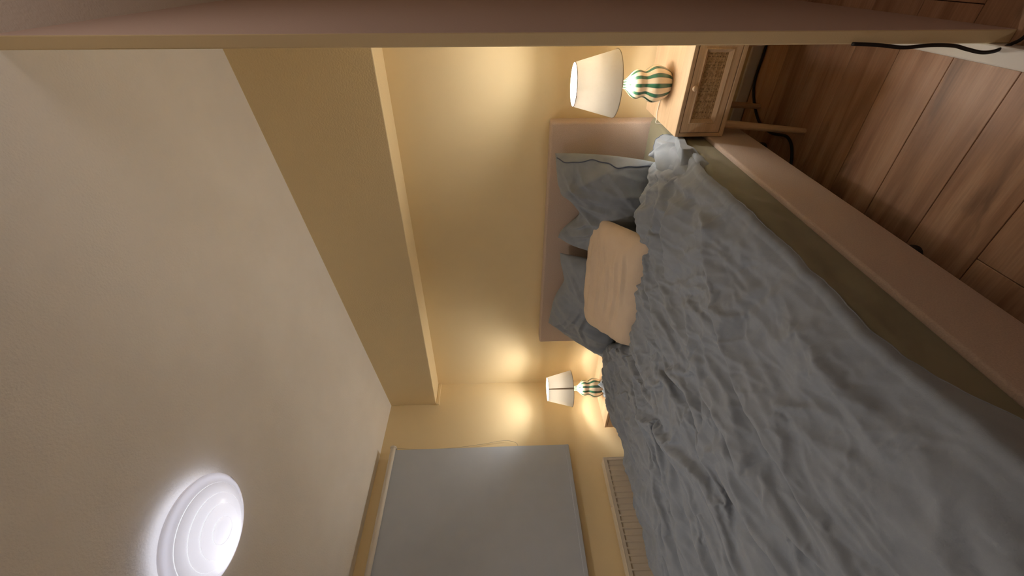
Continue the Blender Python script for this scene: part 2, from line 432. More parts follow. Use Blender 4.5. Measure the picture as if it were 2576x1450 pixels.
FOLDS = [
    ([(-0.74, 1.10), (-0.772, 1.016), (-0.822, 0.932), (-0.853, 0.847), (-0.88, 0.777), (-0.902, 0.676), (-0.899, 0.565), (-0.902, 0.464), (-0.912, 0.402), (-0.92, 0.30)], 0.020, 0.055, 0.028),
    ([(-0.888, 1.125), (-0.978, 1.055), (-1.022, 0.999), (-1.08, 0.959)], 0.008, 0.018, 0.014),
    ([(-0.873, 1.018), (-0.929, 0.968), (-0.995, 0.905), (-1.039, 0.852)], 0.008, 0.018, 0.014),
    ([(-1.095, 0.917), (-1.081, 0.859), (-1.065, 0.788), (-1.05, 0.732), (-1.03, 0.66), (-1.06, 0.561), (-1.043, 0.49), (-1.018, 0.398), (-0.978, 0.328), (-0.92, 0.22)], 0.016, 0.05, 0.024),
    ([(-1.764, 1.295), (-1.727, 1.196), (-1.637, 1.082), (-1.524, 0.974), (-1.468, 0.883), (-1.423, 0.8), (-1.367, 0.714), (-1.30, 0.60)], 0.022, 0.022, 0.045),
    ([(-1.72, 1.58), (-1.644, 1.511), (-1.598, 1.307), (-1.526, 1.139), (-1.492, 1.03)], 0.010, 0.025, 0.018),
    ([(-1.52, 1.47), (-1.498, 1.375), (-1.464, 1.242), (-1.412, 1.122)], 0.008, 0.02, 0.015),
    ([(-1.78, 1.703), (-1.829, 1.538), (-1.853, 1.371), (-1.849, 1.186), (-1.824, 1.04)], 0.012, 0.025, 0.018),
    ([(-1.84, 1.74), (-1.90, 1.56), (-1.925, 1.38), (-1.94, 1.2), (-1.95, 1.0)], 0.010, 0.02, 0.015),
    ([(-1.874, 1.748), (-1.958, 1.586), (-1.993, 1.429), (-2.028, 1.254), (-2.054, 1.099)], 0.012, 0.022, 0.018),
    ([(-1.72, 1.60), (-1.745, 1.46), (-1.74, 1.3), (-1.70, 1.16)], 0.009, 0.022, 0.016),
    ([(-1.349, 1.165), (-1.338, 1.069), (-1.314, 0.99), (-1.307, 0.923)], 0.008, 0.018, 0.014),
    ([(-0.66, 0.80), (-0.683, 0.692), (-0.671, 0.635), (-0.69, 0.52), (-0.70, 0.446), (-0.707, 0.392), (-0.69, 0.344), (-0.679, 0.27)], 0.011, 0.04, 0.025),
    ([(-0.66, 0.535), (-0.637, 0.522), (-0.605, 0.492)], 0.008, 0.015, 0.012),
    ([(-0.64, 0.45), (-0.648, 0.406), (-0.647, 0.36)], 0.007, 0.018, 0.014),
    ([(-0.634, 0.344), (-0.639, 0.322), (-0.647, 0.27)], 0.007, 0.018, 0.014),
    ([(-0.659, 1.388), (-0.781, 1.366), (-0.852, 1.31), (-0.986, 1.304)], 0.016, 0.04, 0.025),
    ([(-0.706, 1.591), (-0.82, 1.585), (-0.909, 1.555), (-0.987, 1.548)], 0.016, 0.035, 0.025),
    ([(-0.63, 1.70), (-0.74, 1.685), (-0.85, 1.66)], 0.010, 0.02, 0.015),
    ([(-0.65, 1.50), (-0.75, 1.475), (-0.88, 1.44), (-1.0, 1.42)], 0.012, 0.03, 0.02),
    ([(-0.618, 1.219), (-0.641, 1.159), (-0.709, 1.137), (-0.74, 1.089), (-0.776, 1.021)], 0.010, 0.022, 0.016),
    ([(-0.641, 1.027), (-0.661, 0.998), (-0.693, 0.961)], 0.008, 0.018, 0.014),
    ([(-0.655, 1.47), (-0.635, 1.36), (-0.622, 1.22), (-0.615, 1.08), (-0.62, 0.95)], 0.014, 0.028, 0.02),
    ([(-0.70, 1.32), (-0.675, 1.22), (-0.66, 1.08), (-0.645, 0.96), (-0.63, 0.85)], 0.012, 0.025, 0.02),
    ([(-1.312, 1.155), (-1.227, 1.051), (-1.123, 0.959), (-1.058, 0.932), (-1.011, 0.932)], 0.012, 0.02, 0.03),
    ([(-1.456, 0.876), (-1.327, 0.867), (-1.249, 0.87)], 0.012, 0.025, 0.02),
    ([(-1.319, 0.736), (-1.232, 0.752), (-1.161, 0.771), (-1.114, 0.814)], 0.014, 0.025, 0.02),
    ([(-1.065, 0.558), (-1.004, 0.588)], 0.010, 0.018, 0.015),
    ([(-1.315, 0.704), (-1.206, 0.698), (-1.143, 0.647), (-1.098, 0.596), (-1.059, 0.555)], 0.012, 0.03, 0.018),
    ([(-1.56, 0.90), (-1.586, 0.831), (-1.66, 0.714), (-1.705, 0.58), (-1.693, 0.45)], 0.012, 0.025, 0.02),
    ([(-1.75, 0.95), (-1.80, 0.82), (-1.84, 0.7), (-1.87, 0.55)], 0.012, 0.025, 0.02),
    ([(-1.367, 0.583), (-1.35, 0.486), (-1.335, 0.3)], 0.010, 0.022, 0.018),
    ([(-1.236, 0.593), (-1.18, 0.49), (-1.134, 0.404), (-1.09, 0.25)], 0.012, 0.03, 0.02),
    ([(-1.92, 0.829), (-1.915, 0.699), (-1.979, 0.55)], 0.012, 0.025, 0.02),
    ([(-1.0, 1.56), (-1.10, 1.42), (-1.18, 1.25), (-1.2, 1.12)], 0.010, 0.022, 0.016),
    ([(-1.12, 1.53), (-1.20, 1.40), (-1.28, 1.25)], 0.009, 0.02, 0.015),
    ([(-1.25, 1.50), (-1.31, 1.38), (-1.36, 1.26)], 0.009, 0.02, 0.015),
    ([(-1.40, 1.50), (-1.42, 1.38), (-1.40, 1.25)], 0.008, 0.02, 0.015),
    ([(-0.95, 1.42), (-1.02, 1.28), (-1.04, 1.15)], 0.010, 0.022, 0.016),
]

def linen_relief():
    """let an over-long sheet settle on the bed: returns heights and sideways drift on a grid"""
    ny, nx = 252, 226
    x = np.linspace(-2.18, -0.60, nx); y = np.linspace(-0.05, 1.72, ny); X, Y = np.meshgrid(x, y)
    xw = X + 0.010 * fbm(X * 9, Y * 9, 61, 3); yw = Y + 0.010 * fbm(X * 9 + 7, Y * 9, 67, 3)
    D = np.zeros_like(X)
    for pts, am, wl, wr_ in FOLDS:
        D += fold(xw, yw, pts, am * 1.2, wl * 1.2, wr_ * 1.2, 0.0)
    rng = np.random.RandomState(21)
    def pull(px, py):
        """direction in which the cloth is dragged at a place on the bed"""
        along = PI / 2 + 0.30 * (px + 1.25) + 0.25 * math.sin(3.1 * py + 2.0 * px)
        across = PI - 0.25 + 0.5 * (1.4 - py)
        wgt = 1 / (1 + math.exp(-(px + 0.92) / 0.05)) / (1 + math.exp(-(py - 1.12) / 0.06))
        a_ = along * (1 - wgt) + across * wgt
        return a_ * 0.5 + (PI / 2 + 0.3) * 0.5 if (px < -1.05 and py > 1.0) else a_
    for k in range(200):
        px, py = rng.uniform(-2.14, -0.63), rng.uniform(0.03, 1.74)
        ln = rng.uniform(0.05, 0.12); jit = rng.normal(0, 0.3); pts = [(px, py)]
        for st in range(3):
            a_ = pull(*pts[-1]) + jit + rng.normal(0, 0.16)
            pts.append((pts[-1][0] + math.cos(a_) * ln, pts[-1][1] + math.sin(a_) * ln))
        mx, my = np.mean([p[0] for p in pts]), np.mean([p[1] for p in pts])
        sel = (abs(X - mx) < 0.3) & (abs(Y - my) < 0.3)
        D[sel] += fold(xw[sel], yw[sel], pts, rng.uniform(0.003, 0.009), 0.014, 0.012, 0.0)
    base = 0.014 * fbm(X * 3.2, Y * 1.8, 47, 2) + 0.006 * fbm(X * 9, Y * 5, 48, 3)
    Zi = base + D * 0.8 + 0.006
    # the sheet starts wider and longer than the bed and is drawn in to its size
    tx = (x - x[0]) / (x[-1] - x[0]); fx = np.cumsum(1 + 0.15 - 0.07 * tx); fx = (fx - fx[0]) * (x[1] - x[0]) + x[0]
    ty = (y - y[0]) / (y[-1] - y[0]); fy = np.cumsum(1 + 0.015 + 0.03 * ty ** 2); fy = (fy - fy[0]) * (y[1] - y[0]) + y[0]
    FX, FY = np.meshgrid(fx, fy)
    FX = FX + 0.03 * fbm(X * 2.5, Y * 1.2, 5, 2) * np.minimum(1, 8 * np.minimum(X - x[0], x[-1] - X))
    wide = np.stack([FX - (FX.mean() - X.mean()), FY - (FY.mean() - Y.mean()), Zi], -1)
    o = grid_object('sheet_relief', wide, M_duvet); me = o.data
    o.shape_key_add(name='Basis'); ck = o.shape_key_add(name='drawn_in')
    ck.data.foreach_set('co', np.stack([X, Y, Zi], -1).reshape(-1).astype(np.float32))
    ck.value = 0; ck.keyframe_insert('value', frame=1); ck.value = 1; ck.keyframe_insert('value', frame=14)
    vg = o.vertex_groups.new(name='hold')
    idx = np.arange(ny * nx).reshape(ny, nx)
    ring = np.unique(np.concatenate([idx[0], idx[-1], idx[:, 0], idx[:, -1]])); inner = np.setdiff1d(idx.ravel(), ring)
    vg.add([int(k) for k in ring], 1.0, 'REPLACE'); vg.add([int(k) for k in inner], 0.12, 'REPLACE')
    m = o.modifiers.new('cloth', 'CLOTH'); c = m.settings
    c.quality = 4; c.mass = 0.15; c.tension_stiffness = c.compression_stiffness = 60; c.shear_stiffness = 20
    c.bending_model = 'ANGULAR'; c.bending_stiffness = 16
    c.tension_damping = c.compression_damping = 5; c.shear_damping = 5; c.bending_damping = 0.5; c.air_damping = 2.0
    c.vertex_group_mass = 'hold'; c.pin_stiffness = 1.0; c.effector_weights.gravity = 0.0
    m.collision_settings.use_collision = False
    m.point_cache.frame_start = 1; m.point_cache.frame_end = 20; sc.frame_end = 20
    for k in range(1, 21): sc.frame_set(k)
    e = o.evaluated_get(bpy.context.evaluated_depsgraph_get()).data
    co = np.empty(ny * nx * 3, dtype=np.float32); e.vertices.foreach_get('co', co); Q = co.reshape(ny, nx, 3).astype(float)
    keys = me.shape_keys; act = keys.animation_data.action if keys and keys.animation_data else None
    bpy.data.objects.remove(o); bpy.data.meshes.remove(me)
    if act: bpy.data.actions.remove(act)
    sc.frame_set(1); sc.frame_end = 1
    out = []
    for a_ in (Q[..., 2], Q[..., 0] - X, Q[..., 1] - Y):
        a_ = a_.copy(); a_[:5] = a_[5]; a_[-5:] = a_[-6]; a_[:, :5] = a_[:, 5:6]; a_[:, -5:] = a_[:, -6:-5]   # drop the held rim
        out.append(a_)
    return out

def cubic(m, r, c):
    """smooth sampling of grid m at fractional rows r and columns c"""
    h, w_ = m.shape
    r = np.clip(r, 0, h - 1.001); c = np.clip(c, 0, w_ - 1.001)
    ri, ci = np.floor(r).astype(int), np.floor(c).astype(int); fr, fc = r - ri, c - ci
    def wts(t): return (-0.5 * t ** 3 + t * t - 0.5 * t, 1.5 * t ** 3 - 2.5 * t * t + 1, -1.5 * t ** 3 + 2 * t * t + 0.5 * t, 0.5 * t ** 3 - 0.5 * t * t)
    wr, wc = wts(fr), wts(fc); out = 0
    for i in range(4):
        rr_ = np.clip(ri + i - 1, 0, h - 1)
        for j in range(4):
            out = out + wr[i] * wc[j] * m[rr_, np.clip(ci + j - 1, 0, w_ - 1)]
    return out
RELIEF = linen_relief()
def relief(x, y):
    r, c = (y + 0.05) / 1.77 * (RELIEF[0].shape[0] - 1), (x + 2.18) / 1.58 * (RELIEF[0].shape[1] - 1)
    return [cubic(m, r, c) for m in RELIEF]

# ================================================================== STRUCTURE
XL, YB = -2.682, 2.20
XR0, XR1 = -0.161, -0.131           # thin partition beside the doorway
YE = 1.13                            # its free end
YF = -0.40                           # unseen front wall
XH = 0.80                            # far side of the landing
SL = 0.111
def ceil_z(x): return 2.104 + SL * (x - XL)
LOW = 0.30

def struct(o): o['kind'] = 'structure'; return o

fl = MB().box(XL - 0.1, XH + 0.1, YF - 0.1, YB + 0.1, -0.06, -0.009).build('floor', M_gap)
struct(fl)
PW, GAP = 0.187, 0.0016
y_seam0 = 1.062 - 11 * PW
plank_meshes = {}
def plank(x0, x1, y0, y1):
    lx, ly = round(x1 - x0, 3), round(y1 - y0, 3)
    key = (lx, ly)
    if key not in plank_meshes:
        o = MB().box(-lx / 2, lx / 2, -ly / 2, ly / 2, -0.009, 0.0).build('plank', M_plank, fl, bevel=0.0012, seg=1)
        plank_meshes[key] = o.data
    else:
        o = link(bpy.data.objects.new('plank', plank_meshes[key]), fl)
    o.location = ((x0 + x1) / 2, (y0 + y1) / 2, 0)
row = 0
y = y_seam0
while y < YB - 0.005:
    y0, y1 = max(y, YF) + GAP / 2, min(y + PW, YB - 0.012) - GAP / 2
    if y1 - y0 > 0.02:
        x = XL + 0.012 - [0.02, 0.62, 0.12, 0.55, 0.0, 0.68][row % 6]
        while x < XH:
            x0, x1 = max(x, XL + 0.01) + GAP / 2, min(x + 1.30, XH - 0.01) - GAP / 2
            if x1 - x0 > 0.05: plank(x0, x1, y0, y1)
            x += 1.30
    y += PW; row += 1

struct(MB().box(XL - 0.15, XH + 0.15, YB, YB + 0.1, -0.06, 2.8).build('wall_back', M_wall))
struct(MB().box(XL - 0.1, XL, YF - 0.1, YB + 0.05, -0.06, 2.6).build('wall_left', M_wall))
struct(MB().box(XL - 0.1, XH + 0.1, YF - 0.1, YF, -0.06, 2.8).build('wall_front', M_hall))
struct(MB().box(XH, XH + 0.1, YF - 0.1, YB + 0.05, -0.06, 2.8).build('wall_landing', M_hall))
# partition whose free end fills the picture's edge: yellow reveal, mauve landing side
pw = MB()
pw.box(XR0, XR1, YE, YB, 0.0, 2.45)
o = pw.build('wall_right', M_wall, bevel=0.003, seg=2); struct(o)
o.data.materials.append(M_mauve)
for p in o.data.polygons:
    if p.normal.x > 0.8: p.material_index = 1
struct(MB().box(XR0, XR1 + 0.07, YF - 0.05, -0.03, 0.0, 2.45).build('wall_added_doorway', M_hall))  # unseen wall, added to narrow the opening and keep light in the room
# sloping ceiling slab
cv = []
for (x, y) in ((XL - 0.1, YF - 0.1), (XH + 0.1, YF - 0.1), (XH + 0.1, YB + 0.1), (XL - 0.1, YB + 0.1)): cv.append((x, y, ceil_z(x)))
for (x, y) in ((XL - 0.1, YF - 0.1), (XH + 0.1, YF - 0.1), (XH + 0.1, YB + 0.1), (XL - 0.1, YB + 0.1)): cv.append((x, y, ceil_z(x) + 0.1))
o = MB().add(cv, [(3, 2, 1, 0), (4, 5, 6, 7), (0, 1, 5, 4), (1, 2, 6, 5), (2, 3, 7, 6), (3, 0, 4, 7)]).build('ceiling', M_ceil); struct(o)
# boxed beam along the back wall
bv = []
YBM = 2.008; ZB = 1.764
for x in (XL, XR0):
    zt = ceil_z(x) + 0.03
    bv += [(x, YBM, ZB), (x, YB, ZB), (x, YB, zt), (x, YBM, zt)]
o = MB().add(bv, [(0, 1, 2, 3), (7, 6, 5, 4), (0, 4, 5, 1), (1, 5, 6, 2), (2, 6, 7, 3), (3, 7, 4, 0)]).build('trim_1', M_rough, bevel=0.004, seg=2); struct(o)
# little batten on the left wall under the beam end
o = MB().box(XL, XL + 0.012, YBM - 0.008, YB, ZB - 0.024, ZB - 0.001).build('trim_2', M_wall, bevel=0.003); struct(o)
# skirting boards
def skirting(name, x0, x1, y0, y1, h, m):
    o = MB().box(x0, x1, y0, y1, 0.0, h).build(name, m, bevel=0.004, seg=2); struct(o); return o
skirting('baseboard_back', XL, XR0, YB - 0.014, YB, 0.055, M_white)
skirting('baseboard_left', XL, XL + 0.014, YF, YB - 0.014, 0.055, M_white)
skirting('baseboard_right', XR0 - 0.042, XR0, 0.86, YB - 0.014, 0.05, M_white)

# added fill light out of frame: weak warm point brightening the landing and mauve wall
ld = bpy.data.lights.new('landing_fill', 'POINT'); ld.energy = HALL_FILL_POWER; ld.color = (1.0, 0.84, 0.72); ld.shadow_soft_size = 0.16
lo = bpy.data.objects.new('landing_fill', ld); lo.location = (0.50, 0.90, 2.15); C.objects.link(lo)

# ================================================================== BED
bed = empty('bed', (-1.37, 1.05, 0.0))
tag(bed, 'beige upholstered bed frame with plain padded headboard against yellow wall', 'bed')
def bedpart(mb, name, m, **k):
    mb.v = [(a + 1.37, b - 1.05, c) for a, b, c in mb.v]
    return mb.build(name, m, bed, **k)
bedpart(MB().box(-2.133, -0.625, 2.10, 2.185, 0.12, 0.985), 'headboard', M_uph, bevel=0.012, seg=3)
XRAIL = -0.5635
for (x0, x1) in ((XRAIL - 0.020, XRAIL), (-2.165, -2.145)):
    bedpart(MB().box(x0, x1, 0.02, 2.098, 0.222, 0.400), 'side_rail', M_uph, bevel=0.007, seg=3)
bedpart(MB().box(-2.144, XRAIL - 0.021, 0.02, 0.045, 0.222, 0.400), 'foot_rail', M_uph, bevel=0.010, seg=3)
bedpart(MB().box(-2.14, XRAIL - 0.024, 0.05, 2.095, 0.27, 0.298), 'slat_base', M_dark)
for (x, y) in ((-0.70, 1.02), (-0.70, 0.14), (-0.70, 1.92), (-2.07, 1.02), (-2.07, 0.14), (-2.07, 1.92)):
    bedpart(MB().lathe([(0.026, 0.0), (0.028, 0.01), (0.03, 0.27)], 20, (x, y, 0), True, True), 'leg', M_foot, smooth=False)

# ---- mattress with fitted olive sheet
def mattress():
    nx, ny = 260, 300
    x0, x1, y0, y1, z0, z1 = -2.125, -0.580, 0.05, 2.085, 0.299, 0.512
    # arc-length cross-section: left side up, over the top, right side down
    rad = 0.035
    def prof(s):
        """s in 0..1 -> (offset x, z) of a rounded box from bottom left to bottom right"""
        h = z1 - z0 - rad; wd = x1 - x0 - 2 * rad; q = rad * PI / 2
        Ltot = 2 * h + wd + 2 * q; d = s * Ltot
        X = np.where(d < h, x0, 0.0); Z = np.where(d < h, z0 + d, 0.0)
        m = (d >= h) & (d < h + q); a = (d - h) / rad
        X = np.where(m, x0 + rad - rad * np.cos(a), X); Z = np.where(m, z1 - rad + rad * np.sin(a), Z)
        m = (d >= h + q) & (d < h + q + wd); X = np.where(m, x0 + rad + d - h - q, X); Z = np.where(m, z1, Z)
        m = (d >= h + q + wd) & (d < h + 2 * q + wd); a = (d - h - q - wd) / rad
        X = np.where(m, x1 - rad + rad * np.sin(a), X); Z = np.where(m, z1 - rad + rad * np.cos(a), Z)
        m = d >= h + 2 * q + wd; X = np.where(m, x1, X); Z = np.where(m, z1 - rad - (d - h - 2 * q - wd), Z)
        return X, np.maximum(Z, z0), d / Ltot
    s = np.linspace(0, 1, nx); X, Z, _ = prof(s)
    # denser on the visible right edge
    yv = np.linspace(y0, y1, ny)
    P = np.zeros((ny, nx, 3)); P[:, :, 0] = X[None]; P[:, :, 2] = Z[None]; P[:, :, 1] = yv[:, None]
    # rounded ends: pull in rows near head and foot
    xc, zc = (x0 + x1) / 2, z0
    for k, yy in enumerate(yv):
        e = min(yy - y0, y1 - yy)
        if e < rad:
            t = 1 - e / rad; sh = rad * (1 - math.sqrt(max(0, 1 - t * t)))
            P[k, :, 0] = xc + (P[k, :, 0] - xc) * (1 - sh / (x1 - xc))
            P[k, :, 2] = zc + (P[k, :, 2] - zc) * (1 - sh / (z1 - zc))
    # tension wrinkles on the right side and edge
    yy = P[:, :, 1]; zz = P[:, :, 2]; xx = P[:, :, 0]
    side = np.clip((xx - (x1 - 0.10)) / 0.10, 0, 1)
    wr = 0.006 * ridged(yy * 5 + zz * 6, zz * 9 - yy * 2.0, 5, 3) * side + 0.010 * fbm(yy * 3 + zz * 5, zz * 6, 9, 3) * side
    wr += fold(yy, zz, [(0.62, 0.33), (0.70, 0.40), (0.80, 0.43)], 0.012, 0.025, 0.015) * (xx > x1 - 0.02)
    wr += fold(yy, zz, [(1.30, 0.36), (1.42, 0.43), (1.60, 0.50)], 0.006, 0.03, 0.02) * (xx > x1 - 0.06)
    wr += fold(yy, zz, [(1.05, 0.34), (1.12, 0.42), (1.16, 0.49)], 0.005, 0.03, 0.02) * (xx > x1 - 0.06)
    P[:, :, 0] += (np.clip(wr, -0.006, 0.012) - 0.007) * (xx > xc) * side * np.clip((zz - 0.40) / 0.05, 0, 1)
    o = grid_object('mattress', P, M_sheet)
    bm = bmesh.new(); bm.from_mesh(o.data)
    bmesh.ops.holes_fill(bm, edges=[e for e in bm.edges if e.is_boundary], sides=0)
    bmesh.ops.recalc_face_normals(bm, faces=bm.faces); bm.to_mesh(o.data); bm.free()
    return o
tag(mattress(), 'mattress in an olive green fitted sheet showing along the bed side', 'mattress')

# ---- duvet
def duvet():
    nx, ny = 680, 740
    XR, XLe = -0.612, -2.150
    # head edge as y(x)
    hx = np.array([-2.30, -2.16, -1.96, -1.85, -1.70, -1.60, -1.51, -1.385, -1.173, -1.03, -0.96, -0.90, -0.836, -0.76, -0.70, -0.64, -0.50])
    hy = np.array([1.72, 1.76, 1.82, 1.80, 1.66, 1.545, 1.505, 1.515, 1.556, 1.60, 1.68, 1.72, 1.705, 1.755, 1.765, 1.77, 1.72])
    # cross coordinate: arc length, left drape 0.26, top, right roll-over
    dl = 0.30; dr = 0.034
    s = np.linspace(-dl, (XR - XLe) + dr, nx)
    t = np.linspace(0, 1, ny)
    S, T = np.meshgrid(s, t)
    W = XR - XLe
    rl = 0.07
    xb = XLe + np.clip(S, 0, W)
    yh = np.interp(xb, hx, hy)
    yfoot = -0.02
    Y = yfoot + (yh - yfoot) * T
    X = XLe + np.clip(S, 0, W)
    # thickness profile of the puffed duvet over the mattress top
    dR = np.clip(W - S, 0, 1e9); dL = np.clip(S, 0, 1e9)
    puff = 0.072 * (1 - np.exp(-(dR + 0.004) / 0.13)) 
    puff *= 1.0 + 0.15 * fbm(X * 2.2, Y * 2.0, 3, 2)
    Z = 0.516 + puff
    # bulges: the bunched head end, the shoulder by the nightstand
    g = lambda cx, cy, sx, sy: np.exp(-((X - cx) / sx) ** 2 - ((Y - cy) / sy) ** 2)
    Z += 0.042 * g(-0.86, 1.60, 0.20, 0.16) + 0.030 * g(-0.72, 1.30, 0.16, 0.22)
    Z += 0.020 * g(-1.98, 1.64, 0.16, 0.18) + 0.010 * g(-2.05, 0.95, 0.15, 0.4)
    Z += 0.016 * g(-1.25, 1.45, 0.30, 0.08)
    D, DX, DY = relief(np.clip(X, -2.15, -0.63), np.clip(Y, 0.0, 1.70))
    D = 1.08 * D; D = np.where(D < -0.012, -0.012 + (D + 0.012) * 0.5, D)
    tri = lambda q: np.abs((q % 2.0) - 1.0)                       # the same linen again, smaller: crumple between the folds
    D = D + 0.24 * relief(-2.10 + 1.44 * tri(X * 1.55 + 0.3 * Y), 0.06 + 1.58 * tri(Y * 1.35 - 0.2 * X))[0]
    calm = np.interp(Y, [0.10, 0.60], [0.75, 1.0]); D *= calm
    xw = X + 0.008 * fbm(X * 9, Y * 9, 61, 3); yw = Y + 0.008 * fbm(X * 9 + 7, Y * 9, 67, 3)
    for pts, a_, wl, wr_ in [                                    # the folds that carry right across the bed
        (FOLDS[0][0], 0.013, 0.06, 0.022), (FOLDS[3][0], 0.011, 0.05, 0.020), (FOLDS[4][0], 0.010, 0.020, 0.045),
        (FOLDS[12][0], 0.007, 0.04, 0.022), (FOLDS[16][0], 0.012, 0.04, 0.022), (FOLDS[17][0], 0.010, 0.035, 0.022), (FOLDS[22][0], 0.009, 0.028, 0.02)]:
        D += fold(xw, yw, pts, a_, wl, wr_)
    edge = np.clip(dR / 0.06, 0.5, 1)
    Z = Z + D * edge
    inner = np.clip(dR / 0.08, 0, 1) * np.clip(dL / 0.08, 0, 1) * np.clip((yh - Y) / 0.08, 0, 1)
    X = X + DX * inner; Y = Y + DY * inner
    # left drape over the mattress edge
    d = np.clip(-S, 0, 1e9)
    a = np.clip(d / rl, 0, PI / 2)
    dx = rl * np.sin(a); dz = rl * (1 - np.cos(a)) + np.clip(d - rl * PI / 2, 0, 1e9)
    m = S < 0
    X = np.where(m, XLe - dx * 0.6 + 0.010 * fbm(Y * 6, d * 4, 53, 3) * np.clip(d / 0.05, 0, 1), X)
    Z = np.where(m, Z - dz, Z)
    # right border: rolls over the mattress edge, hem hanging free with a lazy wave
    d = np.clip(S - W, 0, 1e9); m = S > W
    low_end = 1 / (1 + np.exp((Y - 0.40) / 0.045))           # towards the foot the cover slides further over the side
    d = d * (1 + 2.6 * low_end)
    rr_ = 0.024
    a = np.clip(d / rr_, 0, PI / 2)
    wave = 0.008 * fbm(Y * 3.5, Y * 0 + 3.3, 71, 3) + 0.004 * fbm(Y * 14, Y * 0 + 1.1, 73, 2)
    X = np.where(m, XR + rr_ * np.sin(a) + wave * np.clip(d / dr, 0, 1), X)
    X = X + 0.034 * low_end * np.clip((S - W + 0.16) / 0.16, 0, 1)
    Z = np.where(m, Z - rr_ * (1 - np.cos(a)) - np.clip(d - rr_ * PI / 2, 0, 1e9) * 0.9, Z)
    bul = np.exp(-((Y - 1.22) / 0.24) ** 2)
    X += 0.014 * bul * np.clip((S - W + 0.10) / 0.12, 0, 1)
    # head edge: plump rounded lip that turns down to the sheet
    lip = np.clip((yh - Y) / 0.045, 0, 1)
    low = np.interp(xb, [-2.3, -2.05, -1.9, -1.55, -1.0, -0.95, -0.5], [0.53, 0.535, 0.54, 0.545, 0.54, 0.535, 0.53])
    prof = np.sqrt(np.clip(1 - (1 - lip) ** 2, 0, 1))
    top = S >= 0
    Z = np.where(top & (lip < 1) & (S <= W), low + (Z - low) * prof, Z)
    wob = 0.012 * fbm(X * 7, X * 0 + 2.2, 83, 3) + 0.003 * fbm(X * 22, X * 0 + 5.2, 89, 2)
    Y = Y + wob * np.clip(1 - (yh - Y) / 0.12, 0, 1)
    P = np.stack([X, Y, Z], -1)
    o = grid_object('duvet', P, M_duvet)
    hem = P[6:, -1, :]
    return o, P
dv, DP = duvet()
tag(dv, 'rumpled blue-grey linen duvet spread over the bed', 'duvet')
hemline = [tuple(DP[k, -1, :]) for k in range(0, DP.shape[0], 5)]
MB().tube(hemline, 0.0016, 6).build('hem_piping', M_duvet, dv, smooth=True)
# turned duvet corner beside the right nightstand: layered ruffle of cover and flap
def corner_flap(name, drop, out, y_in, y_out, seed):
    n, m_ = 110, 60
    u = np.linspace(0, 1, n); v = np.linspace(0, 1, m_)
    U, V = np.meshgrid(u, v)
    # runs along the edge of the bed (u: head -> foot), falls over the side (v)
    Yc = y_in + (y_out - y_in) * U + 0.02 * V
    Xc = -0.675 + (0.085 + out) * np.sin(V * PI / 2) * (0.8 + 0.2 * np.sin(U * PI))
    Zc = 0.566 - drop + 0.020 * np.sin(U * PI) - 0.080 * (1 - np.cos(V * PI / 2)) - 0.030 * (1 - V) * U
    D = 1.0 * relief(-1.95 + 0.13 * V + seed, 0.60 + 0.55 * U)[0] + 0.004 * np.sin(U * 14 + V * 3 + seed * 9) * V
    Xc = Xc + D * V * 0.8; Zc = Zc + D * (0.4 + 0.6 * (1 - V))
    Xc = np.minimum(Xc, -0.5665)                     # keeps clear of the nightstand
    o = grid_object(name, np.stack([Xc, Yc, Zc], -1), M_duvet, dv)
    return o, np.stack([Xc, Yc, Zc], -1)
_, FP = corner_flap('corner_flap', 0.0, 0.0, 1.80, 1.45, 0.0)
corner_flap('corner_flap', 0.012, 0.012, 1.77, 1.43, 0.35)
MB().tube([tuple(p) for p in FP[-1, ::2]], 0.0020, 6).build('hem_piping', M_duvet, dv, smooth=True)
MB().tube([tuple(p) for p in FP[2:46:2, 0]] , 0.0022, 6).build('seam', M_pipe, dv, smooth=True)

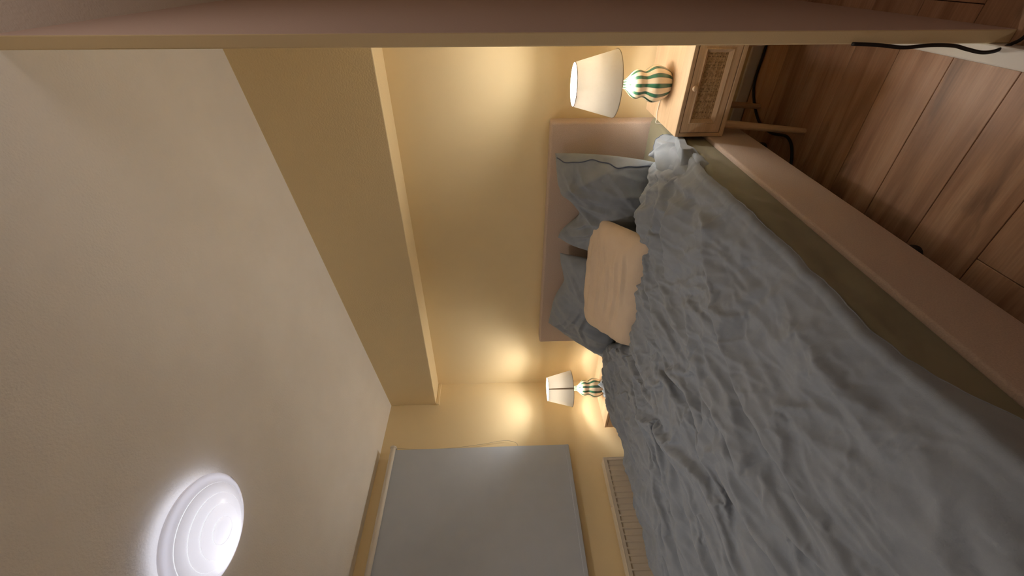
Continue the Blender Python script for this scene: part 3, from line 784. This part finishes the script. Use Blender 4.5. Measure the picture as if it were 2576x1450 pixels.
# ---- pillows
def pillow(name, TL, TR, BR, BL, thick, material, seed, sag=(0.0, 0.0), pinch=0.10, power=2.2, wr=0.010, roundc=0.0, n=150, back=0.6, creases=(), bulge=(0, 0, 0, 0), linen=None):
    TL, TR, BR, BL = [np.array(p, float) for p in (TL, TR, BR, BL)]
    u = np.linspace(-1, 1, n); v = np.linspace(-1, 1, n)
    U, V = np.meshgrid(u, v)
    # sides drawn in between the pointed corners, or rounded-off corners
    Us = U * (1 - pinch * (1 - V ** 2)) if pinch else U
    Vs = V * (1 - pinch * (1 - U ** 2)) if pinch else V
    if roundc:
        k = roundc * np.clip(0.35 - 0.65 * U, 0.0, 1)
        Us = U * np.sqrt(1 - k * V ** 4); Vs = V * np.sqrt(1 - k * U ** 4)
    # per-side bulges: left, right, top, bottom
    Us = Us + bulge[0] * -np.clip(-U, 0, 1) * (1 - V ** 2) + bulge[1] * np.clip(U, 0, 1) * (1 - V ** 2)
    Vs = Vs + bulge[2] * np.clip(V, 0, 1) * (1 - U ** 2) - bulge[3] * np.clip(-V, 0, 1) * (1 - U ** 2)
    a = (Us + 1) / 2; b = (Vs + 1) / 2
    P = (BL[None, None] * ((1 - a) * (1 - b))[..., None] + BR[None, None] * (a * (1 - b))[..., None]
         + TR[None, None] * (a * b)[..., None] + TL[None, None] * ((1 - a) * b)[..., None])
    nrm = np.cross((TR + BR - TL - BL), (TL + TR - BL - BR)); nrm /= np.linalg.norm(nrm)
    P[..., 2] -= (sag[1] * np.exp(-((U - sag[0]) / 0.38) ** 2)) * np.clip(b, 0, 1) ** 2.2
    t = (np.clip(1 - np.abs(U) ** power, 0, 1) ** 0.55) * (np.clip(1 - np.abs(V) ** power, 0, 1) ** 0.55)
    wx = 0.6 * fbm(U * 1.5, V * 1.5, seed + 1, 2); wy = 0.6 * fbm(U * 1.5 + 4, V * 1.5, seed + 2, 2)
    D = wr * (ridged(U * 3.2 + wx * 2, V * 2.0 + wy * 2, seed + 3, 3, 2.0) - 0.5) + wr * 1.2 * fbm(U * 2, V * 2, seed + 4, 3)
    if linen is not None:
        ox_, oy_, sx_, sy_, k_ = linen
        along = relief(ox_ + U * sx_, oy_ + V * sy_)[0] if sx_ > 0 else relief(ox_ - V * sx_, oy_ + U * sy_)[0]
        D = D * 0.3 + k_ * (along - 0.004)
    for pts, amp, w1, w2 in creases:
        D += fold(U, V, pts, amp, w1, w2)
    em = np.clip(t * 3, 0.0, 1)
    front = P + nrm * (thick * 0.5 * t + D * em)[..., None]
    backp = P - nrm * (thick * 0.5 * back * t)[..., None]
    # gentle ripple of the seam itself
    rip = 0.006 * fbm(U * 6 + V * 5, V * 6 - U * 3, seed + 8, 2) * (1 - em)
    front = front + nrm * rip[..., None]; backp = backp + nrm * rip[..., None]
    r, c, _ = front.shape
    me = bpy.data.meshes.new(name)
    A = front.reshape(-1, 3); Bp = backp.reshape(-1, 3)
    idx = np.arange(r * c).reshape(r, c); off = r * c
    q1 = np.stack([idx[:-1, :-1].ravel(), idx[:-1, 1:].ravel(), idx[1:, 1:].ravel(), idx[1:, :-1].ravel()], 1)
    q2 = (q1 + off)[:, ::-1]
    co = np.concatenate([A, Bp]); q = np.concatenate([q1, q2])
    me.vertices.add(len(co)); me.vertices.foreach_set('co', co.reshape(-1).astype(np.float32))
    me.loops.add(q.size); me.loops.foreach_set('vertex_index', q.reshape(-1).astype(np.int32))
    me.polygons.add(len(q)); me.polygons.foreach_set('loop_start', np.arange(0, q.size, 4, dtype=np.int32))
    me.update(calc_edges=True); me.validate()
    bm = bmesh.new(); bm.from_mesh(me); bmesh.ops.remove_doubles(bm, verts=bm.verts, dist=1e-5)
    bmesh.ops.recalc_face_normals(bm, faces=bm.faces)
    for p in bm.faces: p.smooth = True
    bm.to_mesh(me); bm.free()
    me.materials.append(material)
    o = link(bpy.data.objects.new(name, me))
    rim = np.concatenate([front[-1, :, :], front[::-1, -1, :], front[0, ::-1, :], front[:, 0, :]])
    return o, rim, front

pr, rim, fr_ = pillow('pillow', (-1.235, 2.035, 0.925), (-0.755, 2.045, 0.965), (-0.735, 1.86, 0.525), (-1.22, 1.80, 0.52), 0.20, M_pill, 101,
                 sag=(-0.30, 0.125), pinch=0.045, wr=0.012, linen=(-1.55, 0.75, 0.24, 0.22, 0.6), bulge=(0.18, 0.10, 0, 0.02),
                 creases=[([(0.9, 0.9), (0.45, 0.55), (0.1, 0.2)], 0.014, 0.08, 0.06), ([(0.55, 0.8), (0.3, 0.35), (0.25, -0.1)], 0.012, 0.07, 0.05),
                          ([(0.2, 0.75), (0.05, 0.3), (0.0, -0.2)], 0.014, 0.07, 0.06), ([(-0.1, 0.7), (-0.25, 0.2), (-0.3, -0.3)], 0.016, 0.08, 0.06),
                          ([(-0.8, 0.8), (-0.5, 0.3), (-0.35, -0.1)], 0.016, 0.08, 0.06), ([(-0.6, 0.9), (-0.35, 0.5), (-0.2, 0.1)], 0.012, 0.06, 0.05),
                          ([(0.75, -0.2), (0.5, -0.5), (0.2, -0.8)], 0.010, 0.08, 0.06), ([(0.9, 0.5), (0.6, 0.3), (0.4, 0.1)], 0.008, 0.05, 0.04)])
tag(pr, 'blue-grey pillow with pointed corner standing nearest the right nightstand', 'pillow')
# dark flap edge of the pillowcase along its right side
n_ = fr_.shape[0]
def on_front(k, c):
    i0 = int(c); return fr_[k, i0] * (1 - c + i0) + fr_[k, i0 + 1] * (c - i0)
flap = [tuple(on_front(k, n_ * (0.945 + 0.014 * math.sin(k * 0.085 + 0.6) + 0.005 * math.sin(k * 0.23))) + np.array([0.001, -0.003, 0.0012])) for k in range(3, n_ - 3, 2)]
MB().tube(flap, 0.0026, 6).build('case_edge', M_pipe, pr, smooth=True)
plf, rim, fl_ = pillow('pillow', (-1.895, 2.045, 0.94), (-1.335, 2.03, 0.905), (-1.32, 1.82, 0.525), (-2.06, 1.84, 0.545), 0.19, M_pill, 131,
                 sag=(0.35, 0.05), pinch=0.035, wr=0.012, linen=(-1.10, 1.20, 0.28, 0.20, 0.6), bulge=(0.04, 0.06, 0, 0.02),
                 creases=[([(-0.9, 0.85), (-0.5, 0.5), (-0.1, 0.3)], 0.014, 0.08, 0.06), ([(-0.8, 0.5), (-0.4, 0.3), (0.0, 0.1)], 0.012, 0.07, 0.05),
                          ([(0.8, 0.8), (0.5, 0.5), (0.3, 0.2)], 0.012, 0.07, 0.05), ([(-0.8, -0.2), (-0.4, 0.0), (0.0, -0.1)], 0.012, 0.07, 0.05)])
tag(plf, 'blue-grey pillow leaning behind the beige one, nearest the window', 'pillow')
pb, rim, fb_ = pillow('pillow', (-1.74, 1.905, 0.742), (-1.035, 1.915, 0.752), (-0.945, 1.515, 0.585), (-1.585, 1.485, 0.575), 0.125, M_beige, 151,
                 sag=(0, 0.0), pinch=0.0, power=5.0, wr=0.005, linen=(-1.35, 0.62, -0.17, 0.30, 0.28), roundc=0.14, back=0.7,
                 creases=[([(-0.5, 0.55), (0.1, 0.5), (0.75, 0.62)], 0.008, 0.06, 0.05), ([(-0.7, 0.2), (0.0, 0.18), (0.7, 0.3)], 0.008, 0.06, 0.05),
                          ([(-0.6, -0.1), (0.0, -0.12), (0.6, 0.02)], 0.009, 0.06, 0.05), ([(-0.7, -0.35), (0.0, -0.4), (0.65, -0.3)], 0.009, 0.05, 0.04),
                          ([(-0.2, -0.62), (0.3, -0.6), (0.7, -0.5)], 0.009, 0.05, 0.04), ([(0.2, 0.3), (0.5, 0.35), (0.8, 0.5)], 0.008, 0.04, 0.03),
                          ([(0.25, 0.05), (0.5, 0.12), (0.78, 0.3)], 0.008, 0.04, 0.03)])
tag(pb, 'beige pillow lying at a slant against the two blue-grey pillows', 'pillow')

# ================================================================== NIGHTSTANDS
NW, ND, NH = 0.366, 0.405, 0.537
def nightstand(loc, label):
    r = empty('nightstand', loc)                   # origin: floor, middle of the front edge; +y towards the wall
    tag(r, label, 'nightstand', 'matching nightstands beside the bed')
    hw = NW / 2; z0, z1 = 0.345, NH
    # top is flush with the sides
    MB().box(-hw, hw, 0, ND, z1 - 0.015, z1).build('top_panel', M_oak, r, bevel=0.0015, seg=1)
    MB().box(-hw, -hw + 0.014, 0.002, ND, z0 + 0.015, z1 - 0.015).build('side_panel', M_oak_z, r)
    MB().box(hw - 0.014, hw, 0.002, ND, z0 + 0.015, z1 - 0.015).build('side_panel', M_oak_z, r)
    MB().box(-hw + 0.014, hw - 0.014, ND - 0.01, ND, z0 + 0.015, z1 - 0.015).build('back_panel', M_oak, r)
    MB().box(-hw, hw, -0.004, ND, z0, z0 + 0.016).build('bottom_panel', M_oak, r, bevel=0.0015, seg=1)
    # drawer front: frame around a recessed rattan field, with a raised moulding
    dr = empty('drawer', (0, 0, 0)); dr.parent = r
    fx, fz0, fz1 = hw - 0.0165, z0 + 0.019, z1 - 0.0175
    ox, oz0, oz1 = 0.128, fz0 + 0.030, fz1 - 0.027
    y0, y1 = 0.000, 0.016
    fm = MB()
    fm.box(-fx, fx, y0, y1, fz0, oz0); fm.box(-fx, fx, y0, y1, oz1, fz1)
    fm.box(-fx, -ox, y0, y1, oz0, oz1); fm.box(ox, fx, y0, y1, oz0, oz1)
    fm.build('front_frame', M_oak, dr)
    mm = MB(); mw = 0.012
    # sloped moulding: outer lip proud, inner edge sinks to the rattan
    o_ = [(-ox, oz0), (ox, oz0), (ox, oz1), (-ox, oz1)]; i_ = [(-ox + mw, oz0 + mw), (ox - mw, oz0 + mw), (ox - mw, oz1 - mw), (-ox + mw, oz1 - mw)]
    p_ = [(-ox - 0.004, oz0 - 0.004), (ox + 0.004, oz0 - 0.004), (ox + 0.004, oz1 + 0.004), (-ox - 0.004, oz1 + 0.004)]
    vs = [(x, 0.0, z) for x, z in p_] + [(x, -0.006, z) for x, z in o_] + [(x, 0.009, z) for x, z in i_]
    fs = []
    for k in range(4):
        k2 = (k + 1) % 4
        fs += [(k, k2, 4 + k2, 4 + k), (4 + k, 4 + k2, 8 + k2, 8 + k)]
    mm.add(vs, fs).build('moulding', M_oak, dr)
    MB().box(-ox, ox, 0.0125, 0.0155, oz0, oz1).build('backing', M_dark, dr)
    # woven cane: crossing strands, slightly uneven
    rt = MB(); rng = random.Random(3)
    nxs, nzs = 46, 17
    ax, az0, az1 = ox - mw + 0.002, oz0 + mw - 0.002, oz1 - mw + 0.002
    for k in range(nxs):
        x = -ax + 2 * ax * (k + 0.5) / nxs + rng.uniform(-0.0006, 0.0006); w_ = 0.0011 + rng.uniform(-0.0002, 0.0003)
        rt.box(x - w_, x + w_, 0.0085 + (k % 2) * 0.0006, 0.0100, az0, az1)
    for k in range(nzs):
        z = az0 + (az1 - az0) * (k + 0.5) / nzs + rng.uniform(-0.0006, 0.0006); w_ = 0.0011 + rng.uniform(-0.0002, 0.0003)
        rt.box(-ax, ax, 0.0090 - (k % 2) * 0.0006, 0.0104, z - w_, z + w_)
    ro = rt.build('rattan_weave', M_rattan, dr); ro['kind'] = 'stuff'
    kb = MB().lathe([(0.0, 0.020), (0.006, 0.0198), (0.0095, 0.017), (0.0108, 0.013), (0.0095, 0.009), (0.006, 0.006), (0.005, 0.0)], 20)
    kb.v = [(a, -c - 0.0, fz1 - 0.013 + b) for a, b, c in kb.v]
    kb.build('knob', M_oak, dr, smooth=True)
    # round legs, splayed a little
    for sx in (-1, 1):
        for sy, yy in ((0, 0.035), (1, ND - 0.035)):
            xt, yt = sx * (hw - 0.040), yy
            xb, yb = sx * (hw - 0.012), yy + (-0.022 if sy == 0 else 0.010)
            MB().tube([(xt, yt, z0 + 0.002), ((xt + xb) / 2, (yt + yb) / 2, z0 / 2), (xb, yb, 0.0)], [0.0155, 0.0145, 0.0115], 16).build('leg', M_oak_z, r, smooth=False)
    return r
nr = nightstand((-0.3790, 1.685, 0), 'light oak nightstand with rattan drawer standing right of the bed')
nl = nightstand((-2.4285, 1.715, 0), 'light oak nightstand half hidden behind the bed, near the window')

# ================================================================== TABLE LAMPS
def table_lamp(loc, rotz, label, material, seam, rot_cord, cordpts):
    r = empty('table_lamp', loc, rotz)
    tag(r, label, 'lamp', 'striped gourd table lamps')
    prof = [(0.0, 0.0), (0.040, 0.0), (0.047, 0.003), (0.056, 0.015), (0.0655, 0.035), (0.0705, 0.056), (0.0695, 0.072), (0.0625, 0.086),
            (0.0545, 0.097), (0.0505, 0.106), (0.0520, 0.117), (0.0555, 0.128), (0.0555, 0.138), (0.0510, 0.149), (0.0420, 0.160),
            (0.0300, 0.171), (0.0215, 0.180), (0.0180, 0.190), (0.0175, 0.206), (0.0175, 0.216), (0.0, 0.216)]
    pts = spline([(a, 0, b) for a, b in prof[1:-1]], 4)
    o = MB().lathe([(0.0, 0.0)] + [(p.x, p.z) for p in pts] + [(0.0, 0.216)], 72).build('base', M_cer, r, smooth=True)
    rb, rt_, zb, zt = 0.128, 0.083, 0.226, 0.394
    th = 0.0018
    sh = MB().lathe([(rb, zb), (rt_, zt), (rt_ - th, zt), (rb - th, zb), (rb, zb)], 72).build('lamp_shade', material, r, smooth=False)
    smoothobj(sh, 60)
    for nm, rad, z in (('rim', rb, zb), ('rim', rt_, zt)):
        MB().tube([(rad * math.cos(2 * PI * k / 64), rad * math.sin(2 * PI * k / 64), z) for k in range(65)], 0.0016, 6, False).build(nm, M_trimring, sh, smooth=True)
    if seam is not None:
        sm = MB()
        def sp(a, z):
            t = (z - zb) / (zt - zb); rad = rb + (rt_ - rb) * t + 0.0008
            return (rad * math.cos(a), rad * math.sin(a), z)
        aw = 0.045
        vs, fs = [], []
        for k in range(9):
            z = zb + (zt - zb) * k / 8
            vs += [sp(seam - aw, z), sp(seam + aw, z)]
        for k in range(8): fs.append((2 * k, 2 * k + 1, 2 * k + 3, 2 * k + 2))
        sm.add(vs, fs).build('seam', M_seam, sh, smooth=True)
    # fitting: socket, spider arms, glowing bulb
    MB().lathe([(0.0, 0.214), (0.016, 0.214), (0.016, 0.255), (0.012, 0.262), (0.0, 0.262)], 20).build('socket', M_white, r, smooth=False)
    ar = MB()
    for k in range(3):
        a = 2 * PI * k / 3
        ar.tube([(0.014 * math.cos(a), 0.014 * math.sin(a), 0.250), (0.112 * math.cos(a), 0.112 * math.sin(a), 0.263), (0.1165 * math.cos(a), 0.1165 * math.sin(a), 0.263)], 0.0013, 6)
    ar.build('shade_carrier', M_white, r, smooth=True)
    MB().lathe([(0.0, 0.262), (0.012, 0.263), (0.016, 0.272), (0.0225, 0.284), (0.0285, 0.297), (0.0285, 0.299), (0.0, 0.299)], 28).build('bulb_collar', M_white, r, smooth=False)
    MB().lathe([(0.0, 0.2992), (0.0290, 0.2992), (0.0305, 0.308), (0.0305, 0.320), (0.0285, 0.333), (0.0225, 0.345), (0.012, 0.353), (0.0, 0.355)], 28).build('bulb', M_bulb, r, smooth=True)
    MB().tube(spline(cordpts, 8), 0.0022, 8).build('cord', M_cord, r, smooth=True)
    return r
table_lamp((-0.404, 1.867, NH), 0.0, 'striped green and cream table lamp glowing on the right nightstand', M_shade, None, 0,
           [(-0.046, 0.02, 0.004), (-0.075, 0.045, 0.004), (-0.12, 0.055, 0.004), (-0.155, 0.045, 0.004), (-0.169, 0.035, 0.002), (-0.172, 0.034, -0.06), (-0.175, 0.08, -0.2)])
table_lamp((-2.424, 1.918, NH), 0.35, 'striped green and cream table lamp glowing in the far corner by the window', M_shade2, -1.02, 0,
           [(0.040, -0.022, 0.006), (0.050, -0.026, 0.012), (0.066, -0.010, 0.016), (0.086, -0.020, 0.010), (0.11, -0.03, 0.006), (0.14, -0.03, 0.005)])

# small blue cloth lying on the left nightstand
def cloth():
    n, m_ = 70, 60
    u = np.linspace(-1, 1, n); v = np.linspace(-1, 1, m_); U, V = np.meshgrid(u, v)
    X = -2.315 + 0.062 * U - 0.02 * V; Y = 1.822 + 0.052 * V + 0.012 * np.sin(U * 3)
    Z = NH + 0.006 + 0.042 * np.exp(-((U - 0.55) / 0.55) ** 2 - (V / 0.7) ** 2) + 0.012 * np.abs(np.sin(U * 4 + V * 2.2)) * (1 - 0.5 * V ** 2) + 0.008 * (ridged(U * 2, V * 2.3, 17, 2))
    Z = np.maximum(Z, NH + 0.002)
    return grid_object('cloth', np.stack([X, Y, Z], -1), M_duvet)
tag(cloth(), 'small crumpled light blue cloth in front of the far lamp on its nightstand', 'cloth')

# ================================================================== WINDOW WALL: blind and radiator
bl = empty('roller_blind', (-2.66, 1.0, 2.0))
tag(bl, 'grey roller blind pulled down over the window on the left wall', 'blind')
def bpart(mb, name, m, **k):
    mb.v = [(a + 2.66, b - 1.0, c - 2.0) for a, b, c in mb.v]
    return mb.build(name, m, bl, **k)
YT0, YT1 = 0.30, 1.618
ZT = 2.008
tb = MB().tube([(-2.632, YT0, ZT), (-2.632, YT1, ZT)], 0.017, 24)
smoothobj(bpart(tb, 'roller', M_tube, smooth=False), 50)
# cloth falls behind the roll
cl = MB(); vs = []; fs = []
zz = np.linspace(2.004, 0.826, 40); yy = np.linspace(YT0 + 0.01, YT1 - 0.004, 50)
for i, z in enumerate(zz):
    for j, y in enumerate(yy):
        k = (2.004 - z) / 1.18
        vs.append((-2.646 + 0.0025 * math.sin(y * 7 + z * 2) * k, y + 0.0 * k, z))
for i in range(39):
    for j in range(49): fs.append((i * 50 + j, i * 50 + j + 1, (i + 1) * 50 + j + 1, (i + 1) * 50 + j))
n0 = len(vs)
vs += [(a - 0.0015, b, c) for a, b, c in vs]
fs += [tuple(n0 + q for q in reversed(g_)) for g_ in fs]
bpart(cl.add(vs, fs), 'blind_cloth', M_blind, smooth=True)
bpart(MB().box(-2.652, -2.640, YT0 + 0.01, YT1 - 0.004, 0.806, 0.832), 'bottom_bar', M_blind, bevel=0.004, seg=2)
ec = bpart(MB().lathe([(0.0, 0.0), (0.019, 0.0), (0.021, 0.004), (0.021, 0.010), (0.0, 0.012)], 20), 'end_cap', M_tube)
ec.rotation_euler = (-PI / 2, 0, 0); ec.location = (-2.632 + 2.66, YT1 - 1.0, ZT - 2.0)
ec.data.transform(Matrix.Translation((-2.66, 1.0, 2.0)))
bpart(MB().box(XL + 0.0005, -2.628, YT1 + 0.004, YT1 + 0.010, ZT - 0.022, ZT + 0.022), 'bracket', M_tube, bevel=0.002, seg=1)
cord = [(-2.648, 1.628, 1.99), (-2.668, 1.628, 1.84), (-2.672, 1.632, 1.62), (-2.673, 1.655, 1.40), (-2.673, 1.672, 1.30), (-2.673, 1.675, 1.22), (-2.672, 1.655, 1.165), (-2.668, 1.626, 1.155)]
bpart(MB().tube(spline(cord, 8), 0.0011, 6), 'pull_cord', M_greycord, smooth=True)

rd = empty('radiator', (-2.62, 0.9, 0.0))
tag(rd, 'cream panel radiator with upright ribs under the blind', 'radiator')
def rpart(mb, name, m, **k):
    mb.v = [(a + 2.62, b - 0.9, c) for a, b, c in mb.v]
    return mb.build(name, m, rd, **k)
RX, RY0, RY1, RZ0, RZ1 = -2.582, 0.20, 1.472, 0.12, 0.600
pn = MB()
per = 0.0352; nrib = int((RY1 - RY0 - 0.03) / per)
dpt = 0.009
prof = []  # (y, x) across the pressed sheet
ya = RY1 - 0.016
ys = []
for k in range(nrib):
    y1_ = ya - k * per
    ys += [(y1_, 0.0), (y1_ - 0.003, -dpt), (y1_ - 0.023, -dpt), (y1_ - 0.027, 0.0)]
ys = [(RY1, 0.0)] + ys + [(RY0, 0.0)]
zt_, zb_ = RZ1 - 0.020, RZ0 + 0.020
vs, fs = [], []
for (y, d) in ys:
    vs += [(RX, y, RZ1), (RX, y, zt_), (RX + d, y, zt_ - 0.004 * (d < 0)), (RX + d, y, zb_ + 0.004 * (d < 0)), (RX, y, zb_), (RX, y, RZ0)]
for i in range(len(ys) - 1):
    for j in range(5): fs.append((i * 6 + j, i * 6 + j + 1, (i + 1) * 6 + j + 1, (i + 1) * 6 + j))
pn.add(vs, fs)
rpart(pn, 'ribbed_panel', M_rad)
rpart(MB().box(RX - 0.075, RX - 0.012, RY0, RY1, RZ0 + 0.01, RZ1 - 0.004), 'rear_panel', M_rad)
g_ = MB(); g_.box(RX - 0.078, RX + 0.001, RY0, RY1, RZ1 - 0.003, RZ1 + 0.003)
rpart(g_, 'top_grille', M_rad, bevel=0.0015, seg=1)
rpart(MB().box(RX - 0.078, RX + 0.0005, RY1, RY1 + 0.0025, RZ0, RZ1 + 0.002), 'side_cover', M_rad)
rpart(MB().box(RX - 0.078, RX + 0.0005, RY0 - 0.0025, RY0, RZ0, RZ1 + 0.002), 'side_cover', M_rad)
rpart(MB().box(XL, RX - 0.07, 1.28, 1.31, 0.2, 0.56), 'wall_bracket', M_rad)
rpart(MB().box(XL, RX - 0.07, 0.36, 0.39, 0.2, 0.56), 'wall_bracket', M_rad)
rpart(MB().tube([(RX - 0.04, 1.18, RZ1 + 0.003), (RX - 0.04, 1.18, RZ1 + 0.009)], 0.006, 12), 'bleed_plug', M_rad)
rpart(MB().tube([(RX - 0.045, 1.44, 0.125), (RX - 0.045, 1.44, 0.0)], 0.008, 12), 'pipe', M_rad)

# ================================================================== CEILING LAMP
nz = Vector((SL, 0, -1)).normalized()         # out of the ceiling, into the room
cx_, cy_ = -1.438, 0.611
cl_root = empty('ceiling_lamp', (cx_, cy_, ceil_z(cx_)))
cl_root.rotation_mode = 'QUATERNION'
cl_root.rotation_quaternion = Vector((0, 0, 1)).rotation_difference(nz)
tag(cl_root, 'round white opal ceiling lamp with concentric rings and cool glow', 'ceiling lamp')
MB().lathe([(0.0, 0.0), (0.125, 0.0), (0.128, 0.006), (0.128, 0.030), (0.0, 0.030)], 48).build('base_plate', M_base, cl_root)
# halo strip faces the ceiling behind the dome rim
MB().lathe([(0.132, 0.030), (0.160, 0.034), (0.160, 0.0345), (0.132, 0.0305)], 64).build('halo_strip', M_halo, cl_root)
MB().lathe([(0.0, 0.0355), (0.150, 0.0355), (0.150, 0.0365), (0.0, 0.0365)], 48).build('reflector', M_base, cl_root)
R0, Z0, DZ = 0.173, 0.040, 0.043
RINGS = (0.143, 0.112, 0.080, 0.040)
RISE = 0.0032
def dome_z(r, above):
    """shallow opal dome in terraces: each ring adds a small riser"""
    n = sum(1 for q in RINGS if (r < q - 1e-6) or (above and abs(r - q) < 1e-6))
    return Z0 + DZ * (1 - (r / R0) ** 2.2) + RISE * n
prof = [(R0 - 0.004, Z0 - 0.010), (R0, Z0 - 0.004), (R0, Z0)]
edges = (R0,) + RINGS + (0.0,)
for i in range(5):
    ra, rb2 = edges[i], edges[i + 1]
    for k in range(0 if i else 1, 9):
        r = ra + (rb2 - ra) * k / 8.0
        prof.append((max(r, 0.0), dome_z(r, k == 0)))
dome = smoothobj(MB().lathe(prof, 96).build('dome', M_dome, cl_root, smooth=True), 25)
for r in RINGS:
    z0_, z1_ = dome_z(r, False), dome_z(r, True)
    MB().lathe([(r + 0.0004, z0_ + 0.0001), (r + 0.0004, z1_ - 0.0001)], 72).build('groove_ring', M_ring, dome, smooth=True)
MB().lathe([(0.0, 0.0372), (0.125, 0.0372), (0.125, 0.0378), (0.0, 0.0378)], 40).build('led_board', M_led, cl_root)
# the lamp's own downward light, leaving the opal dome
sd = bpy.data.lights.new('ceiling_lamp_light', 'SPOT'); sd.energy = DOWN_POWER; sd.color = (1.0, 0.90, 0.80)
sd.spot_size = math.radians(155); sd.spot_blend = 1.0; sd.shadow_soft_size = 0.10
so = bpy.data.objects.new('ceiling_lamp_light', sd); C.objects.link(so); so.parent = cl_root
so.location = (0, 0, 0.125); so.rotation_euler = (PI, 0, 0)
spot = cl_root.rotation_quaternion.inverted() @ Vector((-0.105, -0.012, 0.0))
MB().lathe([(0.0, 0.039), (0.022, 0.039), (0.022, 0.042), (0.0, 0.042)], 20, (spot.x, spot.y, 0.0)).build('led_cluster', M_ledspot, cl_root)
MB().box(-0.010, 0.010, R0 - 0.006, R0 + 0.004, 0.022, 0.036).build('clip', M_steel, cl_root)
bpy.context.view_layer.update()

# ================================================================== CABLES
o = MB().tube(spline([(-0.20, 2.168, 0.008), (-0.331, 2.164, 0.007), (-0.453, 2.166, 0.007), (-0.532, 2.122, 0.007), (-0.604, 2.02, 0.007), (-0.62, 1.90, 0.007), (-0.60, 1.774, 0.007), (-0.66, 1.70, 0.007), (-0.80, 1.66, 0.007)], 10), 0.0058, 10).build('power_cable', M_black, None, smooth=True)
tag(o, 'black power cable on the floor under the right nightstand and bed', 'cable')
fc = [(-0.150, 1.20, 0.62), (-0.158, 1.118, 0.40), (-0.160, 1.112, 0.34), (-0.1645, 1.106, 0.28), (-0.160, 1.104, 0.22), (-0.161, 1.102, 0.165), (-0.168, 1.100, 0.13), (-0.175, 1.098, 0.09), (-0.172, 1.098, 0.058), (-0.158, 1.098, 0.03), (-0.145, 1.096, 0.012), (-0.10, 1.08, 0.006), (0.0, 1.04, 0.006), (0.15, 1.02, 0.006)]
fc = fc[1:]
o = MB().tube(spline(fc, 10), 0.0042, 10).build('extension_cable', M_black, None, smooth=True)
tag(o, 'black cable hanging beside the doorway wall edge over the white skirting', 'cable')
